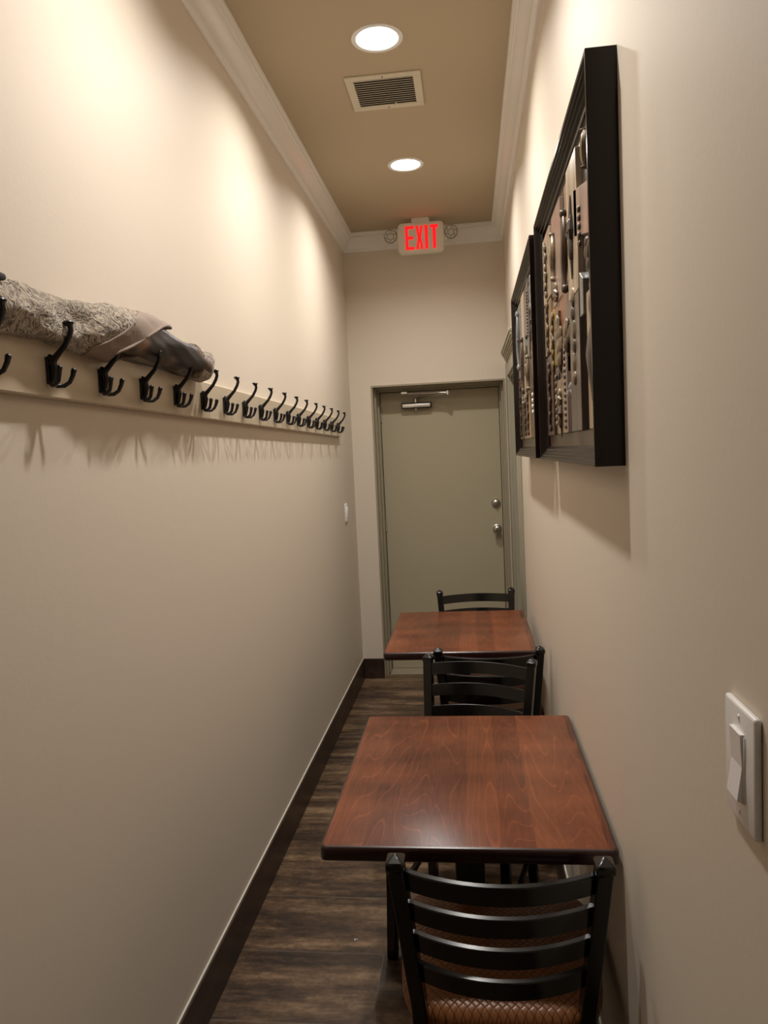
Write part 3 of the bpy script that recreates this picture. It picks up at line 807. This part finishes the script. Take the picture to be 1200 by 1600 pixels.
# ------------------------------------------------------------------ carved wall panels
def panel(label, y0, L, z0, Hh, off, planks, orns):
    t = tag(empty('carved_wall_panel', (XR, y0, z0)), label, 'wall art', 'carved panels on the right wall')
    # moulded frame: profile (inward distance, off-wall)
    prof = [(0, 0), (0, off), (.008, off), (.010, off - .004), (.015, off - .004), (.017, off - .009), (.023, off - .009), (.025, off - .014), (.031, off - .015), (.034, off - .021), (.038, off - .023), (.038, 0)]
    m = MB(); rings = []
    for (cy, cz_, sy, sz) in ((0, 0, 1, 1), (L, 0, -1, 1), (L, Hh, -1, -1), (0, Hh, 1, -1)):
        rings.append([m.bm.verts.new((-o_, cy + sy * d, cz_ + sz * d)) for d, o_ in prof])
    n = len(prof)
    for i in range(4):
        A, B = rings[i], rings[(i + 1) % 4]
        for k in range(n): m.bm.faces.new((A[k], A[(k + 1) % n], B[(k + 1) % n], B[k]))
    m.build('frame', M['frame'], t, angle=20)
    m = MB(); m.box((-(off - .028), .036, .036), (-.001, L - .036, Hh - .036)); m.build('backing_board', M['umber'], t)
    for (u0, u1, v0, v1, cut0, cut1, col, dep) in planks:
        m = MB(); m.prism([(u0, v0), (u1, v0 + cut0), (u1, v1 + cut1), (u0, v1)], 'x', -(off - .028 + dep), -.002)
        o = m.build('plank', M[col], t, smooth=False); bv = o.modifiers.new('bev', 'BEVEL'); bv.width = .0012; bv.segments = 1  # boards, plus low black strips that paint the dark of gaps
    base = off - .028
    for (kind, u, v_, s, col, dep) in orns:
        m = MB(); X = -(base + dep)
        if kind == 'chain':
            for k in range(int(s[1])):
                m.sphere((X, u + .006 * math.sin(k * 1.9), v_ + k * s[0] * 1.5), (.007, s[0] * .55, s[0] * (.95 if k % 2 else .7)), 12, 8)
        elif kind == 'beads':
            for k in range(int(s[1])): m.sphere((X, u, v_ + k * s[0]), (.0035, .012, s[0] * .38), 10, 6)
        elif kind == 'shell':
            for k in range(7):
                a = math.radians(-60 + 20 * k); m.tube([(X, u, v_), (X - .006, u + s[0] * .6 * math.sin(a), v_ - s[0] * .6 * math.cos(a)), (X - .002, u + s[0] * math.sin(a), v_ - s[0] * math.cos(a))], [.002, .005, .003], 8)
            m.sphere((X, u, v_ + .002), (.009, .010, .014), 10, 8)
        elif kind == 'urn':
            pr = [(0, 0), (.014, .004), (.020, .03), (.034, .07), (.040, .10), (.030, .135), (.013, .16), (.014, .175), (.020, .19), (.022, .205), (.012, .225), (.017, .24), (.009, .262), (0, .268)]
            sc = s[0]; rr = []
            m.lathe([(r * sc, z * sc) for r, z in pr], (X + .006, u, v_), 'z', 20)
            for vv in m.bm.verts: vv.co.x = X + .006 + (vv.co.x - X - .006) * .38
        elif kind == 'scroll':
            sc = s[0]
            pts = [(X - .004, u + .012 * math.sin(a * 1.0) * sc, v_ + a * .034 * sc) for a in [k * .35 for k in range(20)]]
            m.tube(pts, [.003 + .006 * math.sin(math.pi * k / 19) for k in range(20)], 8)
            for q in (pts[0], pts[-1], pts[10]): m.sphere(q, (.009, .011 * sc, .014 * sc), 10, 8)
        elif kind == 'spade':
            sc = s[0]
            m.sphere((X, u, v_), (.008, .018 * sc, .035 * sc), 12, 8); m.sphere((X, u, v_ + .06 * sc), (.009, .020 * sc, .022 * sc), 12, 8)
            m.tube([(X, u, v_ + .07 * sc), (X, u, v_ + .14 * sc)], [.012 * sc, .002], 10, flat=.6)
            for g in (-1, 1): m.tube([(X, u, v_ + .02 * sc), (X - .003, u + g * .026 * sc, v_ + .045 * sc), (X, u + g * .014 * sc, v_ + .085 * sc)], [.004, .007, .003], 8)
            m.tube([(X, u, v_ - .02 * sc), (X, u, v_ - .08 * sc)], [.010 * sc, .002], 10, flat=.6)
        elif kind == 'cluster':
            rnd = random.Random(int(u * 1000 + v_ * 77))
            for k in range(int(s[1])):
                m.sphere((X - rnd.random() * .005, u + rnd.uniform(-1, 1) * s[0], v_ + rnd.uniform(-1, 1) * s[0] * 2.0), (.008, .010 + rnd.random() * .008, .012 + rnd.random() * .014), 10, 7)
            m.tube([(X, u, v_ - s[0] * 3), (X - .004, u + .01, v_), (X, u - .005, v_ + s[0] * 3)], [.004, .008, .004], 8)
        elif kind == 'vine':
            k_ = int(s[1]); pts = [(X - .002, u + .008 * math.sin(k * 1.3), v_ + k * s[0]) for k in range(k_)]
            m.tube(pts, .0035, 7)
            for k, q in enumerate(pts): m.sphere((q[0], q[1] + (.009 if k % 2 else -.009), q[2]), (.0045, .010, .010), 8, 6, Matrix.Rotation(.6 if k % 2 else -.6, 3, 'X'))
        m.build('ornament', M[col], t)
    return t
P1 = [ # u0,u1,v0,v1,cut0,cut1,colour,depth; thinnest black strips are painted gap shade      (interior .068 .. .962, .072 .. .635)
    (.068, .165, .070, .335, 0, 0, 'tan', .010), (.068, .165, .345, .640, .0, 0, 'umber', .004),
    (.168, .250, .070, .640, 0, 0, 'black', .001), (.195, .235, .300, .370, 0, .02, 'steelgrey', .012), (.068, .29, .425, .520, .05, .05, 'pinkish', .012),
    (.252, .400, .070, .360, 0, 0, 'greybrown', .012), (.252, .400, .362, .645, 0, 0, 'pale', .012),
    (.400, .480, .070, .250, 0, 0, 'black', .001), (.400, .480, .250, .420, 0, 0, 'greybrown', .008), (.400, .480, .420, .640, 0, 0, 'tan', .006),
    (.482, .540, .070, .290, 0, 0, 'pinkish', .011), (.482, .540, .40, .640, 0, 0, 'black', .001),
    (.542, .700, .070, .210, 0, 0, 'tan', .009), (.482, .700, .215, .400, .06, .06, 'rust', .008), (.542, .720, .405, .640, 0, 0, 'pinkish', .010),
    (.702, .800, .070, .250, 0, .03, 'black', .003), (.702, .800, .255, .410, 0, 0, 'ochre', .008), (.722, .780, .41, .640, 0, 0, 'black', .001),
    (.802, .962, .070, .300, 0, 0, 'umber', .008), (.802, .962, .305, .450, 0, 0, 'tan', .009), (.782, .962, .455, .640, 0, 0, 'pale', .010)]
O1 = [('urn', .118, .120, (.92, 1), 'bronze', .012), ('cluster', .115, .40, (.012, 7), 'bronze', .006), ('beads', .21, .44, (.017, 5), 'darkorn', .014), ('scroll', .13, .56, (.30, 1), 'gilt', .008),
      ('chain', .325, .185, (.023, 6), 'gilt', .012), ('spade', .325, .46, (.80, 1), 'darkorn', .014),
      ('scroll', .440, .40, (.75, 1), 'bronze', .010), ('cluster', .44, .29, (.014, 8), 'gilt', .010), ('shell', .43, .170, (.022, 1), 'steelgrey', .006),
      ('beads', .510, .085, (.015, 13), 'darkorn', .012), ('cluster', .60, .30, (.026, 18), 'gilt', .010), ('shell', .62, .170, (.03, 1), 'gilt', .010), ('spade', .61, .10, (.5, 1), 'bronze', .011),
      ('shell', .63, .440, (.034, 1), 'gilt', .011), ('scroll', .66, .47, (.5, 1), 'gilt', .011),
      ('beads', .75, .10, (.018, 8), 'gilt', .006), ('vine', .75, .26, (.016, 9), 'gilt', .010), ('vine', .87, .09, (.02, 10), 'bronze', .010), ('vine', .87, .31, (.016, 9), 'gilt', .011), ('vine', .87, .47, (.013, 12), 'gilt', .012)]
panel('larger near dark-framed panel of carved wood pieces on the right wall', 1.360, 1.03, 1.543, .710, .053, P1, O1)
P2 = [(.068, .200, .070, .260, 0, 0, 'greybrown', .009), (.068, .200, .262, .45, 0, .03, 'ochre', .008), (.068, .200, .48, .640, 0, 0, 'pale', .010),
      (.202, .320, .070, .350, 0, 0, 'umber', .010), (.202, .320, .355, .640, .02, 0, 'black', .003),
      (.322, .400, .070, .230, 0, 0, 'black', .001), (.322, .400, .230, .640, 0, 0, 'greybrown', .011),  # the thin black strip paints the shade of a gap
      (.402, .560, .070, .300, 0, 0, 'tan', .009), (.402, .560, .305, .420, 0, .04, 'teal', .008), (.402, .560, .46, .640, 0, 0, 'greybrown', .008),
      (.562, .700, .070, .230, 0, 0, 'tan', .008), (.562, .700, .232, .640, 0, 0, 'pale', .010),
      (.702, .780, .070, .640, 0, 0, 'greybrown', .006), (.782, .962, .070, .330, 0, 0, 'umber', .009), (.782, .962, .335, .640, 0, 0, 'steelgrey', .008)]
O2 = [('vine', .13, .08, (.018, 9), 'bronze', .010), ('cluster', .13, .36, (.018, 9), 'gilt', .009), ('cluster', .13, .54, (.024, 12), 'steelgrey', .011),
      ('beads', .26, .16, (.02, 4), 'white', .011), ('spade', .26, .45, (.6, 1), 'darkorn', .005), ('beads', .36, .44, (.012, 14), 'darkorn', .012), ('scroll', .36, .25, (.5, 1), 'gilt', .012),
      ('vine', .48, .09, (.018, 10), 'bronze', .010), ('cluster', .48, .36, (.02, 9), 'gilt', .009), ('scroll', .63, .26, (.9, 1), 'bronze', .011), ('vine', .63, .09, (.015, 9), 'darkorn', .009),
      ('chain', .74, .22, (.012, 9), 'steelgrey', .008), ('vine', .87, .09, (.02, 11), 'bronze', .010), ('scroll', .87, .38, (1.0, 1), 'steelgrey', .010)]
panel('farther dark-framed panel of carved wood pieces beside the side door', 2.450, 1.05, 1.545, .700, .062, P2, O2)

# ------------------------------------------------------------------ crumbs on the floor
for (x, y, lab) in ((-.433, 2.297, 'tiny white crumb on the dark floor tiles left of the nearest table'),):
    m = MB(); m.sphere((0, 0, .0022), (.003, .004, .0022), 8, 6); m.sphere((.006, .003, .0015), (.002, .002, .0015), 8, 6)
    tag(m.build('crumb', M['white'], loc=(x, y, 0)), lab, 'crumb')
